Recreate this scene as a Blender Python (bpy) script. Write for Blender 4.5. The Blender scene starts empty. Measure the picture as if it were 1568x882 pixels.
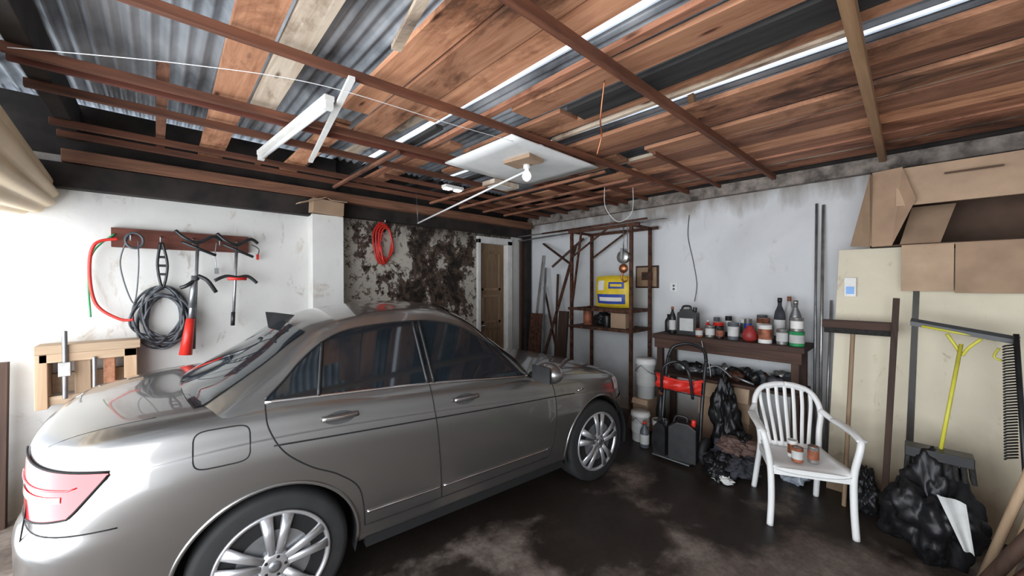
import bpy, bmesh, math, random
from mathutils import Vector, Matrix, noise, Euler
from mathutils.bvhtree import BVHTree
from collections import Counter
random.seed(4)
S = bpy.context.scene
try:
    S.view_settings.view_transform = 'Standard'
    S.view_settings.look = 'None'
except Exception: pass
S.view_settings.exposure = 0.05

# ------------------------------------------------------------ materials
def _new(name):
    m = bpy.data.materials.new(name); m.use_nodes = True
    nt = m.node_tree; b = nt.nodes['Principled BSDF']
    return m, nt, b
def N(nt, t, **kw):
    n = nt.nodes.new(t)
    for k, v in kw.items(): setattr(n, k, v)
    return n
def mixc(nt, fac, a, b, mode='MIX'):
    n = N(nt, 'ShaderNodeMix', data_type='RGBA', blend_type=mode)
    for sock, val in ((0, fac), (6, a), (7, b)):
        if hasattr(val, 'links'): nt.links.new(val, n.inputs[sock])
        else: n.inputs[sock].default_value = val if sock == 0 else (*val[:3], 1)
    return n.outputs[2]
def ramp(nt, src, stops):
    r = N(nt, 'ShaderNodeValToRGB'); e = r.color_ramp.elements
    while len(e) < len(stops): e.new(0.5)
    for i, (p, c) in enumerate(stops):
        e[i].position = p; e[i].color = (*c[:3], 1) if len(c) >= 3 else (c[0], c[0], c[0], 1)
    nt.links.new(src, r.inputs[0]); return r.outputs[0]
def noi(nt, scale, detail=5, vec=None, dist=0.0, rough=.55):
    n = N(nt, 'ShaderNodeTexNoise'); n.inputs['Scale'].default_value = scale
    n.inputs['Detail'].default_value = detail; n.inputs['Distortion'].default_value = dist
    n.inputs['Roughness'].default_value = rough
    if vec is not None: nt.links.new(vec, n.inputs['Vector'])
    return n.outputs['Fac']
def coords(nt, scale=(1, 1, 1)):
    tc = N(nt, 'ShaderNodeTexCoord'); mp = N(nt, 'ShaderNodeMapping')
    mp.inputs['Scale'].default_value = scale
    nt.links.new(tc.outputs['Object'], mp.inputs['Vector']); return mp.outputs['Vector']
def bump(nt, b, h, strength=.3, dist=.01):
    bn = N(nt, 'ShaderNodeBump'); bn.inputs['Strength'].default_value = strength
    bn.inputs['Distance'].default_value = dist
    nt.links.new(h, bn.inputs['Height']); nt.links.new(bn.outputs[0], b.inputs['Normal'])

def mat(name, col, rough=.5, metal=0.0, var=.12, vs=9, bmp=0.0, coat=0.0, emit=0.0, spec=None):
    m, nt, b = _new(name)
    v = coords(nt); f = noi(nt, vs, 4, v)
    lo = tuple(max(0, c * (1 - var * 1.5)) for c in col); hi = tuple(min(1, c * (1 + var)) for c in col)
    c = ramp(nt, f, [(.3, lo), (.7, hi)])
    nt.links.new(c, b.inputs['Base Color'])
    b.inputs['Roughness'].default_value = rough; b.inputs['Metallic'].default_value = metal
    if coat: b.inputs['Coat Weight'].default_value = coat; b.inputs['Coat Roughness'].default_value = .04
    if spec is not None: b.inputs['Specular IOR Level'].default_value = spec
    if emit:
        b.inputs['Emission Color'].default_value = (*col, 1); b.inputs['Emission Strength'].default_value = emit
    if bmp: bump(nt, b, f, bmp)
    return m

def wood(name, c1, c2, axis='Y', rough=.75, knots=True, spread=.45):
    m, nt, b = _new(name)
    sc = {'X': (1, 13, 13), 'Y': (13, 1, 13), 'Z': (13, 13, 1)}[axis]
    v = coords(nt, sc)
    g = N(nt, 'ShaderNodeNewGeometry')
    ad = N(nt, 'ShaderNodeVectorMath', operation='ADD'); 
    cb = N(nt, 'ShaderNodeCombineXYZ')
    mu = N(nt, 'ShaderNodeMath', operation='MULTIPLY'); mu.inputs[1].default_value = 31.0
    nt.links.new(g.outputs['Random Per Island'], mu.inputs[0])
    for i in range(3): nt.links.new(mu.outputs[0], cb.inputs[i])
    nt.links.new(v, ad.inputs[0]); nt.links.new(cb.outputs[0], ad.inputs[1])
    f = noi(nt, 1.6, 8, ad.outputs[0], .6, .65)
    c = ramp(nt, f, [(.28, c1), (.5, tuple((a + b2) / 2 for a, b2 in zip(c1, c2))), (.72, c2)])
    br = ramp(nt, g.outputs['Random Per Island'], [(0, (1 - spread,) * 3), (1, (1.0,) * 3)])
    c = mixc(nt, 1.0, c, br, 'MULTIPLY')
    if knots:
        sc2 = {'X': (1.6, 6, 6), 'Y': (6, 1.6, 6), 'Z': (6, 6, 1.6)}[axis]
        v2 = coords(nt, sc2); vo = N(nt, 'ShaderNodeTexVoronoi'); vo.inputs['Scale'].default_value = 1.3
        nt.links.new(v2, vo.inputs['Vector'])
        k = ramp(nt, vo.outputs['Distance'], [(.05, (.2, .13, .1)), (.13, (1, 1, 1))])
        c = mixc(nt, 1.0, c, k, 'MULTIPLY')
        big = noi(nt, 1.7, 8, coords(nt, (1.5, .7, 1)), .6, .7)
        st = ramp(nt, big, [(.35, (.14, .11, .10)), (.43, (.60, .54, .50)), (.50, (1, 1, 1))])
        c = mixc(nt, .85, c, st, 'MULTIPLY')
    nt.links.new(c, b.inputs['Base Color']); b.inputs['Roughness'].default_value = rough
    bump(nt, b, f, .25, .006)
    return m

def wall_mat(name, base, stain, amount=.5, thr=.60):
    m, nt, b = _new(name); v = coords(nt)
    f1 = noi(nt, 1.3, 7, v, .4); f2 = noi(nt, 14, 6, v)
    c = ramp(nt, f1, [(.33, tuple(x * .84 for x in base)), (.6, base)])
    s = ramp(nt, noi(nt, 2.7, 8, coords(nt, (1, 1, .55)), 1.0, .7), [(thr, (0,)*3), (thr + .13, (1,)*3)])
    mm = N(nt, 'ShaderNodeMath', operation='MULTIPLY'); mm.inputs[1].default_value = amount
    nt.links.new(s, mm.inputs[0])
    c = mixc(nt, mm.outputs[0], c, stain)
    sm = ramp(nt, noi(nt, 7, 9, coords(nt, (1, 1, .4)), 1.5, .75), [(.30, (.55, .50, .44)), (.40, (1, 1, 1))])
    c = mixc(nt, amount, c, sm, 'MULTIPLY')
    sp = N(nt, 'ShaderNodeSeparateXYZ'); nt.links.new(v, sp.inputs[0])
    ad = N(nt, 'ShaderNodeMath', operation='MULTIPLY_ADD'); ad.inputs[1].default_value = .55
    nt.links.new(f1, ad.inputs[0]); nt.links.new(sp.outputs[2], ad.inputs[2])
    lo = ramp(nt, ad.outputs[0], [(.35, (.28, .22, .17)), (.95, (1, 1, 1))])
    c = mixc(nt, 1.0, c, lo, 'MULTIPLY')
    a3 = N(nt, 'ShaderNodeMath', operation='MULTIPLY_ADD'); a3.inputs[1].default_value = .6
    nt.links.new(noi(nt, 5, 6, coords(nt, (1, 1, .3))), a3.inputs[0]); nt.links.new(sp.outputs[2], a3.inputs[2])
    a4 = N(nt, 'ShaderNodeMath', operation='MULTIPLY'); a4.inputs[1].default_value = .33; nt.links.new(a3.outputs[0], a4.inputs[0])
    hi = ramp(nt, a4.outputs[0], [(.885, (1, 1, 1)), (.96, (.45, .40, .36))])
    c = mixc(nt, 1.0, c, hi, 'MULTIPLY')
    nt.links.new(c, b.inputs['Base Color']); b.inputs['Roughness'].default_value = .85
    bump(nt, b, f2, .25, .006); return m

def peel_mat():
    m, nt, b = _new('peeling_plaster'); v = coords(nt, (1, 1, .75))
    f1 = noi(nt, 2.6, 10, v, .25, .70); f2 = noi(nt, 16, 8, coords(nt), .3, .75)
    sp = N(nt, 'ShaderNodeSeparateXYZ'); nt.links.new(coords(nt), sp.inputs[0])
    mr = N(nt, 'ShaderNodeMapRange'); mr.inputs[1].default_value = 1.42; mr.inputs[2].default_value = 3.42
    nt.links.new(sp.outputs[0], mr.inputs[0])
    cv = ramp(nt, mr.outputs[0], [(0, (.64,)*3), (.10, (.58,)*3), (.42, (.56,)*3), (.50, (.36,)*3), (.64, (.36,)*3), (.72, (.51,)*3), (1.0, (.46,)*3)])
    a0 = N(nt, 'ShaderNodeMath', operation='MULTIPLY_ADD'); a0.inputs[1].default_value = .55; a0.inputs[2].default_value = -.265
    nt.links.new(cv, a0.inputs[0])
    ad = N(nt, 'ShaderNodeMath', operation='ADD'); nt.links.new(f1, ad.inputs[0]); nt.links.new(a0.outputs[0], ad.inputs[1])
    a2 = N(nt, 'ShaderNodeMath', operation='MULTIPLY_ADD'); a2.inputs[1].default_value = .30
    nt.links.new(f2, a2.inputs[0]); nt.links.new(ad.outputs[0], a2.inputs[2])
    c = ramp(nt, a2.outputs[0], [(.56, (.024, .017, .013)), (.61, (.11, .072, .05)), (.645, (.08, .055, .045)), (.665, (.54, .50, .43))])
    speck = ramp(nt, f2, [(.41, (.20, .14, .10)), (.47, (1, 1, 1))])
    c = mixc(nt, .9, c, speck, 'MULTIPLY')
    top = N(nt, 'ShaderNodeMath', operation='MULTIPLY_ADD'); top.inputs[1].default_value = .9
    nt.links.new(f1, top.inputs[0]); nt.links.new(sp.outputs[2], top.inputs[2])
    t2 = N(nt, 'ShaderNodeMath', operation='MULTIPLY'); t2.inputs[1].default_value = .3; nt.links.new(top.outputs[0], t2.inputs[0])
    c = mixc(nt, 1.0, c, ramp(nt, t2.outputs[0], [(.80, (1, 1, 1)), (.88, (.12, .09, .07))]), 'MULTIPLY')
    nt.links.new(c, b.inputs['Base Color']); b.inputs['Roughness'].default_value = .9
    bump(nt, b, a2.outputs[0], .7, .02); return m

def floor_mat():
    m, nt, b = _new('stained_concrete'); v = coords(nt)
    f1 = noi(nt, 2.4, 10, v, .1, .62); f2 = noi(nt, 30, 8, v, 0, .7)
    c = ramp(nt, f1, [(.30, (.062, .046, .037)), (.50, (.13, .100, .082)), (.68, (.23, .19, .16))])
    c = mixc(nt, .7, c, ramp(nt, f2, [(.35, (.6,)*3), (.6, (1.1, 1.1, 1.1))]), 'MULTIPLY')
    wet = None
    for (x, y, r) in ((2.15, 1.42, .50), (2.9, 1.0, .42), (3.8, 1.3, .8), (1.2, 1.7, .3), (3.8, 0.2, .6), (3.2, 3.0, 1.25), (1.3, 2.7, .85), (2.3,2.5,.85), (2.6,1.9,.3), (2.0,.55,.05)):
        d = N(nt, 'ShaderNodeVectorMath', operation='DISTANCE'); d.inputs[1].default_value = (x, y, 0)
        nt.links.new(v, d.inputs[0])
        a = N(nt, 'ShaderNodeMath', operation='MULTIPLY_ADD'); a.inputs[1].default_value = .9
        nt.links.new(f1, a.inputs[0]); nt.links.new(d.outputs['Value'], a.inputs[2])
        s = N(nt, 'ShaderNodeMapRange'); s.inputs[1].default_value = r + .36; s.inputs[2].default_value = r + .54
        s.inputs[3].default_value = 1; s.inputs[4].default_value = 0
        nt.links.new(a.outputs[0], s.inputs[0])
        if wet is None: wet = s.outputs[0]
        else:
            mx = N(nt, 'ShaderNodeMath', operation='MAXIMUM'); nt.links.new(wet, mx.inputs[0]); nt.links.new(s.outputs[0], mx.inputs[1]); wet = mx.outputs[0]
    mm = N(nt, 'ShaderNodeMath', operation='MULTIPLY'); mm.inputs[1].default_value = .90; nt.links.new(wet, mm.inputs[0])
    c = mixc(nt, mm.outputs[0], c, (.015, .011, .009))
    nt.links.new(c, b.inputs['Base Color'])
    ro = N(nt, 'ShaderNodeMapRange'); ro.inputs[3].default_value = .8; ro.inputs[4].default_value = .42
    nt.links.new(wet, ro.inputs[0]); nt.links.new(ro.outputs[0], b.inputs['Roughness'])
    b.inputs['Specular IOR Level'].default_value = .3
    bump(nt, b, f2, .3, .006); return m

M = dict(
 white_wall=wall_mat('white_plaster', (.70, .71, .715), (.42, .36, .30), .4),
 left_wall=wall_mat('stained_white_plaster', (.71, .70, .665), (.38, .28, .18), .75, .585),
 peel=peel_mat(), floor=floor_mat(),
 oranY=wood('orange_pine_planks', (.38, .145, .068), (.86, .44, .25), 'Y', spread=.5),
 brownY=wood('brown_planks', (.20, .078, .042), (.58, .26, .15), 'Y', spread=.5),
 creamY=wood('pale_planks', (.48, .36, .25), (.82, .70, .56), 'Y', spread=.3),
 blackY=wood('charred_planks', (.012, .012, .014), (.07, .065, .06), 'Y', knots=False),
 purX=wood('dark_purlin', (.07, .026, .015), (.25, .09, .045), 'X', knots=False, spread=.3),
 palX=wood('pale_purlin', (.35, .18, .08), (.60, .36, .19), 'X', knots=False),
 redX=wood('red_stained_wood', (.10, .025, .015), (.24, .07, .04), 'X', knots=False),
 paleZ=wood('pale_wood', (.40, .25, .14), (.60, .43, .28), 'Z', knots=False),
 paleX=wood('pale_wood_h', (.45, .30, .18), (.66, .50, .34), 'X', knots=False),
 darkZ=wood('dark_wood', (.03, .014, .008), (.10, .05, .03), 'Z', knots=False),
 darkY=wood('dark_wood_h', (.03, .014, .008), (.12, .055, .035), 'Y', knots=False),
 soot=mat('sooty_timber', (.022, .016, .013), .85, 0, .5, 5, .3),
 rust=mat('rusty_steel', (.10, .042, .025), .7, .5, .5, 20, .2),
 chrome=mat('chrome', (.75, .75, .76), .12, 1, .03),
 alu=mat('alloy_wheel', (.56, .56, .57), .28, .7, .05),
 steel=mat('grey_steel', (.33, .34, .35), .4, .8, .2),
 black=mat('black_plastic', (.015, .015, .016), .4, 0, .3, 12),
 rubber=mat('rubber', (.018, .018, .018), .75, 0, .2),
 glass=mat('dark_glass', (.010, .015, .019), .04, 0, .2, 2, coat=.6),
 paint=mat('silver_car_paint', (.235, .225, .213), .28, .82, .02, 3, coat=.9),
 gap_shade=mat('panel_gap_and_shade', (.006, .006, .006), .8),
 red=mat('red_plastic', (.62, .03, .02), .35, 0, .12),
 redl=mat('red_lamp', (.60, .012, .015), .08, 0, .15, 5, coat=1, emit=.10),
 whl=mat('white_lamp', (.75, .58, .58), .1, 0, .05, coat=1),
 wplast=mat('white_plastic', (.80, .80, .78), .4, 0, .05, 5),
 wpaint=mat('white_paint', (.78, .77, .73), .55, 0, .08, 7),
 yellow=mat('yellow_plastic', (.80, .58, .03), .5, 0, .1),
 lime=mat('yellow_green_plastic', (.60, .56, .06), .45, 0, .1),
 blue=mat('blue_print', (.03, .07, .35), .5),
 green=mat('green_plastic', (.03, .30, .10), .45, 0, .15),
 cable=mat('grey_cable', (.07, .075, .085), .5, 0, .3, 20),
 card=mat('cardboard', (.36, .24, .155), .85, 0, .12, 6, .1),
 cardl=mat('cardboard_light', (.45, .315, .21), .85, 0, .1, 6, .1),
 cardin_shade=mat('cardboard_inside_shade', (.10, .06, .04), .9),  # darkened card: shade inside the box put into the colour
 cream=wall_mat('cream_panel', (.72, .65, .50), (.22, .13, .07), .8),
 shutter=mat('cream_shutter', (.85, .68, .45), .45, 0, .08, 3),
 bag=mat('black_bag', (.010, .010, .011), .42, 0, .3, 8, spec=.35),
 cloth=mat('brown_cloth', (.13, .08, .065), .95, 0, .4, 10, .4),
 gcloth=mat('dark_cloth', (.045, .045, .055), .95, 0, .45, 9, .4),
 slate=mat('slate_plastic', (.10, .11, .12), .4, 0, .2),
 paper=mat('paper', (.55, .55, .53), .8, 0, .1),
 bulb=mat('bulb_glass', (.95, .95, .9), .2, 0, .02, emit=.8),
 led=mat('led_glow', (.8, .88, 1.0), .2, 0, .02, emit=9),
 tin=mat('tin', (.45, .44, .42), .35, .8, .2),
 rustcan=mat('rusty_can', (.30, .10, .05), .6, .2, .5, 15),
 copper=mat('copper', (.45, .17, .08), .35, .8, .2),
 bristle=mat('bristles', (.02, .018, .016), .9, 0, .4, 60, .5),
 door=wood('door_wood', (.22, .13, .07), (.45, .30, .18), 'Z', knots=False),
 recess_shade=mat('handle_recess_shade', (.10, .10, .10), .4, .5),  # flat patch behind the handle, darkened to stand for shade in the hollow
)
def roof_mat():
    m, nt, b = _new('corrugated_metal'); v = coords(nt)
    f = noi(nt, 1.6, 6, v, .4)
    c = ramp(nt, f, [(.33, (.13, .135, .15)), (.48, (.42, .46, .50)), (.66, (.75, .79, .83))])
    nt.links.new(c, b.inputs['Base Color']); b.inputs['Metallic'].default_value = .2
    b.inputs['Roughness'].default_value = .35; return m
M['roof'] = roof_mat()

# ------------------------------------------------------------ mesh builder
class MB:
    def __init__(s): s.v = []; s.f = []; s.mi = []; s.sm = []; s.mats = []
    def _m(s, m):
        if isinstance(m, str): m = M[m]
        if m not in s.mats: s.mats.append(m)
        return s.mats.index(m)
    def add(s, vs, fs, m, smooth=False):
        k = len(s.v); i = s._m(m)
        s.v += [tuple(v) for v in vs]
        for f in fs: s.f.append([k + a for a in f]); s.mi.append(i); s.sm.append(smooth)
        return s
    def box(s, lo, hi, m, rot=None, piv=None):
        x0, y0, z0 = lo; x1, y1, z1 = hi
        vs = [Vector(p) for p in ((x0,y0,z0),(x1,y0,z0),(x1,y1,z0),(x0,y1,z0),(x0,y0,z1),(x1,y0,z1),(x1,y1,z1),(x0,y1,z1))]
        if rot:
            c = Vector(piv) if piv else (Vector(lo) + Vector(hi)) / 2
            R = Euler(rot).to_matrix(); vs = [R @ (v - c) + c for v in vs]
        return s.add(vs, [(0,3,2,1),(4,5,6,7),(0,1,5,4),(1,2,6,5),(2,3,7,6),(3,0,4,7)], m)
    def beam(s, p0, p1, w, h, m, up=(0, 0, 1)):
        p0 = Vector(p0); p1 = Vector(p1); d = (p1 - p0).normalized(); up = Vector(up)
        if abs(d.dot(up)) > .95: up = Vector((1, 0, 0))
        a = d.cross(up).normalized(); b = a.cross(d)
        vs = []
        for p in (p0, p1):
            for i, j in ((-1,-1),(1,-1),(1,1),(-1,1)): vs.append(p + a * i * w / 2 + b * j * h / 2)
        return s.add(vs, [(0,1,2,3),(7,6,5,4),(0,4,5,1),(1,5,6,2),(2,6,7,3),(3,7,4,0)], m)
    def tube(s, pts, r, m, n=8, closed=False, flat=None):
        pts = [Vector(p) for p in pts]; L = len(pts)
        rs = r if isinstance(r, (list, tuple)) else [r] * L
        tang = []
        for i in range(L):
            if closed: t = pts[(i + 1) % L] - pts[i - 1]
            else: t = pts[min(i + 1, L - 1)] - pts[max(i - 1, 0)]
            tang.append(t.normalized() if t.length > 1e-9 else Vector((0, 0, 1)))
        u = tang[0].orthogonal().normalized()
        if flat is not None:
            u = Vector(flat[0]); 
        vs = []
        for i in range(L):
            t = tang[i]
            if flat is not None:
                u = Vector(flat[0]); u = (u - t * u.dot(t)).normalized(); w = t.cross(u); fs = flat[1]
            else:
                u = (u - t * u.dot(t)).normalized(); w = t.cross(u); fs = 1
            for k in range(n):
                a = 2 * math.pi * k / n
                vs.append(pts[i] + u * math.cos(a) * rs[i] * fs + w * math.sin(a) * rs[i])
        fs_ = []
        for i in range(L if closed else L - 1):
            j = (i + 1) % L
            for k in range(n):
                fs_.append((i*n+k, i*n+(k+1)%n, j*n+(k+1)%n, j*n+k))
        if not closed:
            fs_.append(tuple(range(n))[::-1]); fs_.append(tuple((L-1)*n + k for k in range(n)))
        return s.add(vs, fs_, m, True)
    def cyl(s, p0, p1, r, m, r1=None, n=20):
        return s.tube([p0, p1], [r, r if r1 is None else r1], m, n)
    def lathe(s, prof, m, loc=(0,0,0), axis='Z', n=28, R=None):
        vs = []
        for (r, z) in prof:
            for k in range(n):
                a = 2 * math.pi * k / n
                p = Vector((r * math.cos(a), r * math.sin(a), z))
                if axis == 'Y': p = Vector((p.x, p.z, p.y))
                if axis == 'X': p = Vector((p.z, p.x, p.y))
                if R: p = R @ p
                vs.append(p + Vector(loc))
        fs = [(i*n+k, i*n+(k+1)%n, (i+1)*n+(k+1)%n, (i+1)*n+k) for i in range(len(prof)-1) for k in range(n)]
        fs.append(tuple(range(n))[::-1]); fs.append(tuple((len(prof)-1)*n + k for k in range(n)))
        return s.add(vs, fs, m, True)
    def blob(s, c, r, m, amp=.12, seed=0, sub=4, freq=3.0, floor=None, top=1.0):
        bm = bmesh.new(); bmesh.ops.create_icosphere(bm, subdivisions=sub, radius=1)
        vs = []; o = Vector((seed * 7.3, seed * 1.9, seed))
        for v in bm.verts:
            p = v.co.copy(); q = p * freq
            k = 1 + amp * (.75 * noise.noise(q * .35 + o) + .38 * noise.noise(q + o) + .30 * (.22 - abs(noise.noise(q * 1.9 + o))) + .16 * (.22 - abs(noise.noise(q * 4.1 + o))))
            w = 1 - (1 - top) * max(0, p.z) ** 1.5
            p = Vector((p.x * r[0] * w, p.y * r[1] * w, p.z * r[2])) * k + Vector(c)
            if floor is not None and p.z < floor: p.z = floor
            vs.append(p)
        bm.verts.ensure_lookup_table(); bm.verts.index_update()
        fs = [[v.index for v in f.verts] for f in bm.faces]; bm.free()
        return s.add(vs, fs, m, True)
    def obj(s, name, parent=None, bevel=0.0, recalc=True, loc=None, rot=None, scale=None):
        me = bpy.data.meshes.new(name); me.from_pydata(s.v, [], s.f)
        for m in s.mats: me.materials.append(m)
        for p, i, sm in zip(me.polygons, s.mi, s.sm): p.material_index = i; p.use_smooth = sm
        if recalc:
            bm = bmesh.new(); bm.from_mesh(me); bmesh.ops.recalc_face_normals(bm, faces=bm.faces); bm.to_mesh(me); bm.free()
        o = bpy.data.objects.new(name, me); S.collection.objects.link(o)
        if parent: o.parent = parent
        if loc: o.location = loc
        if rot: o.rotation_euler = rot
        if scale: o.scale = (scale,) * 3
        if bevel:
            b = o.modifiers.new('bevel', 'BEVEL'); b.width = bevel; b.segments = 2; b.limit_method = 'ANGLE'; b.angle_limit = math.radians(50)
        return o

def cr(pts, n=6, closed=False):
    P = [Vector(p) for p in pts]; out = []; L = len(P)
    rng = range(L if closed else L - 1)
    for i in rng:
        if closed: a, b, c, d = P[i-1], P[i], P[(i+1)%L], P[(i+2)%L]
        else: a, b, c, d = P[max(i-1,0)], P[i], P[i+1], P[min(i+2,L-1)]
        for k in range(n):
            t = k / n
            out.append(.5*((2*b)+(c-a)*t+(2*a-5*b+4*c-d)*t*t+(3*b-a-3*c+d)*t**3))
    if not closed: out.append(P[-1])
    return out
def interp(x, T):
    if x <= T[0][0]: return T[0][1]
    if x >= T[-1][0]: return T[-1][1]
    for i in range(len(T)-1):
        if T[i][0] <= x <= T[i+1][0]:
            x0, y0 = T[i]; x1, y1 = T[i+1]; h = x1 - x0; t = (x - x0) / h
            m0 = (y1-y0)/h if i == 0 else (T[i+1][1]-T[i-1][1])/(T[i+1][0]-T[i-1][0])
            m1 = (y1-y0)/h if i == len(T)-2 else (T[i+2][1]-T[i][1])/(T[i+2][0]-T[i][0])
            return (2*t**3-3*t*t+1)*y0+(t**3-2*t*t+t)*h*m0+(-2*t**3+3*t*t)*y1+(t**3-t*t)*h*m1

# ============================================================ ROOM
b = MB()
b.box((-1.6, -1.75, -.1), (4.7, 4.7, 0), 'floor'); b.obj('floor')
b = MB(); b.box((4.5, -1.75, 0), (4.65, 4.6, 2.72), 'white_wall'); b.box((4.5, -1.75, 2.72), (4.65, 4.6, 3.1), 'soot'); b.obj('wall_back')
b = MB(); b.box((-1.2, -1.75, 0), (4.5, -1.6, 3.1), 'white_wall'); b.obj('wall_right')
b = MB()
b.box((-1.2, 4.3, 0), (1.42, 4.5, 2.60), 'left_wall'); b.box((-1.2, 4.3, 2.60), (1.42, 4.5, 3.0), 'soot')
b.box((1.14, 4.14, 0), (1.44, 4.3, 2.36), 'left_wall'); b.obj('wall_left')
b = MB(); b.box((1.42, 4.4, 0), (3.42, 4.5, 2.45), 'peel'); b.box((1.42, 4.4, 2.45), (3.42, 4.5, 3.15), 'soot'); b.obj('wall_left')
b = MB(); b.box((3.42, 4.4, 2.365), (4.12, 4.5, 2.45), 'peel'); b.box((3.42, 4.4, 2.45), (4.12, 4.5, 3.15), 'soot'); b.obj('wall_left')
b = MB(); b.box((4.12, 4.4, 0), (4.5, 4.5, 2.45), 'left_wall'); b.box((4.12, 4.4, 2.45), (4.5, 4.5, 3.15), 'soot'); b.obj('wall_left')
b = MB()
b.box((-1.0, 4.2, 2.35), (1.16, 4.30, 2.53), 'soot'); b.obj('trim_1', bevel=.006)
b = MB(); b.box((1.44, 4.30, 2.40), (4.5, 4.40, 2.60), 'soot'); b.obj('trim_2', bevel=.006)
b = MB(); b.box((4.36, 4.28, 0), (4.47, 4.39, 2.4), 'soot'); b.box((4.30,4.35,0),(4.36,4.395,2.36),'darkZ'); b.obj('trim_3', bevel=.006)
b = MB(); b.box((-.485, -1.6, 2.72), (-.40, 4.29, 2.93), 'soot'); b.obj('lintel_beam', bevel=.006)
b = MB(); b.box((4.42, -1.6, 2.60), (4.499, 4.3, 2.72), mat('dirty_concrete', (.22, .19, .165), .9, 0, .5, 9, .4)); b.obj('trim_4')
b = MB(); b.box((-.5, 4.19, 2.535), (4.4, 4.295, 2.63), wood('wall_plate_wood', (.14,.06,.035), (.44,.20,.11), 'X', knots=False)); b.obj('trim_5', bevel=.006)
b = MB()
b.box((3.425, 4.36, 0), (3.48, 4.5, 2.32), 'wpaint'); b.box((4.02, 4.36, 0), (4.115, 4.5, 2.32), 'wpaint')
b.box((3.425, 4.36, 2.26), (4.115, 4.5, 2.36), 'wpaint')
b.box((3.48, 4.46, 0), (4.02, 4.5, 2.26), 'door')
for z0, z1 in ((.15, .95), (1.05, 1.45), (1.55, 2.12)):
    b.box((3.56, 4.445, z0), (3.94, 4.465, z0+.04), 'door'); b.box((3.56, 4.445, z1), (3.94, 4.465, z1+.04), 'door')
    b.box((3.56, 4.445, z0), (3.60, 4.465, z1), 'door'); b.box((3.90, 4.445, z0), (3.94, 4.465, z1), 'door')
b.tube([(3.53, 4.42, 1.02), (3.60, 4.42, 1.02)], .012, 'chrome')
b.obj('door_1', bevel=.003)

# ---- roof sheets (slits added between some sheets: sky strips imitate reflections on the metal)
b = MB()
for (xa, xb) in ((-1.3, 1.70), (1.735, 2.755), (2.785, 2.90), (2.92, 4.64)):
    vs = []; fs = []; n = int((xb - xa) / .0125)
    for i in range(n + 1):
        x = xa + (xb - xa) * i / n
        z = 2.99 + .018 * math.sin(x * 2 * math.pi / .076) + .004 * math.floor((x + 1.3) / .8 % 3)
        vs += [(x, -1.75, z - .02), (x, 4.6, z + .06)]
    for i in range(n): fs.append((2*i, 2*i+2, 2*i+3, 2*i+1))
    b.add(vs, fs, 'roof', True)
b.obj('ceiling', recalc=False)

# ---- planks along Y
b = MB()
PL = [(.24,.40,'oranY',1.2,4.15),(.41,.54,'creamY',.2,2.9),(.84,1.01,'oranY',.5,2.45),(.86,1.0,'oranY',2.75,4.15),(1.03,1.22,'oranY',.2,3.0),
 (1.235,1.385,'oranY',-.4,2.25),(1.56,1.61,'brownY',-.2,4.15),(1.66,1.84,'oranY',-.6,1.75),(1.68,1.80,'oranY',2.5,4.15),(1.88,2.06,'blackY',-1.6,1.5),(1.88,2.05,'oranY',1.55,2.6),
 (2.08,2.17,'oranY',-1.6,3.2),(2.20,2.23,'creamY',.2,1.9),(2.44,2.62,'oranY',-1.6,2.1),(2.66,2.84,'brownY',-1.6,4.15),(2.88,3.08,'oranY',-1.6,1.5),(2.88,3.08,'oranY',1.75,2.9),
 (3.10,3.13,'creamY',-1.6,2.4),(3.16,3.38,'brownY',-1.6,1.8),(3.40,3.61,'oranY',-1.6,4.15),(3.64,3.86,'brownY',-1.6,2.4),(3.88,4.09,'brownY',-1.6,4.15),
 (4.11,4.16,'creamY',-1.6,1.9),(4.19,4.40,'brownY',-1.6,3.5),
 (.0,.05,'brownY',2.6,4.15),(.66,.70,'brownY',3.0,4.15),(2.40,2.46,'blackY',2.2,4.15),(3.2,3.3,'blackY',2.0,4.15),(1.44,1.5,'blackY',2.3,4.15)]
for i, (x0, x1, m, y0, y1) in enumerate(PL):
    z = 2.745 + (i % 3) * .006; tl = random.uniform(-.06, .06)
    b.box((x0, y0, z), (x1, y1, z + .028), m, rot=(0, tl, random.uniform(-.014, .014)))
for i in range(18):
    x0 = random.uniform(-.4, 4.2); y0 = random.uniform(-1.2, 3.0); w = random.choice((.05, .09, .14))
    if 2.2 < x0 < 2.8 or 1.35 < x0 < 1.7 or x0 < .1: continue
    b.box((x0, y0, 2.83), (x0 + w, y0 + random.uniform(.8, 1.8), 2.855), random.choice(('oranY', 'blackY', 'brownY', 'creamY')), rot=(0, 0, random.uniform(-.08, .08)))
b.obj('ceiling_planks')
# ---- purlins along X
b = MB()
for (y, m, w, h, x0, y1) in ((.17,'palX',.045,.06,-.5,.17),(1.05,'purX',.033,.05,-.5,.93),(1.99,'purX',.030,.045,-.5,1.75),(2.76,'purX',.032,.045,-.5,2.52),(2.86,'redX',.025,.04,-.5,2.66),
                     (3.17,'purX',.032,.045,-.5,3.12),(3.50,'purX',.03,.04,1.6,3.5),(3.80,'purX',.032,.045,-.5,3.84),(4.06,'purX',.032,.045,-.5,4.08),(2.25,'purX',.03,.035,2.8,2.25),(-.75,'purX',.05,.075,-.5,-.75),(1.42,'purX',.025,.03,2.9,1.42)):
    b.beam((x0, y, 2.70), (4.49, y1, 2.70), w, h, m)
for (x, y0, y1) in ((2.95,1.9,4.15),(3.35,1.9,4.15),(3.75,2.4,4.15),(2.5,2.7,4.15),(1.35,2.7,4.15)):
    b.beam((x, y0, 2.665), (x, y1, 2.665), .03, .025, 'brownY')
for (x, y) in ((2.62, 1.0), (3.6, 1.85), (3.9,1.0)):
    b.beam((x, y, 2.72), (x + .02, y + .03, 2.93), .04, .04, 'palX')
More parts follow.
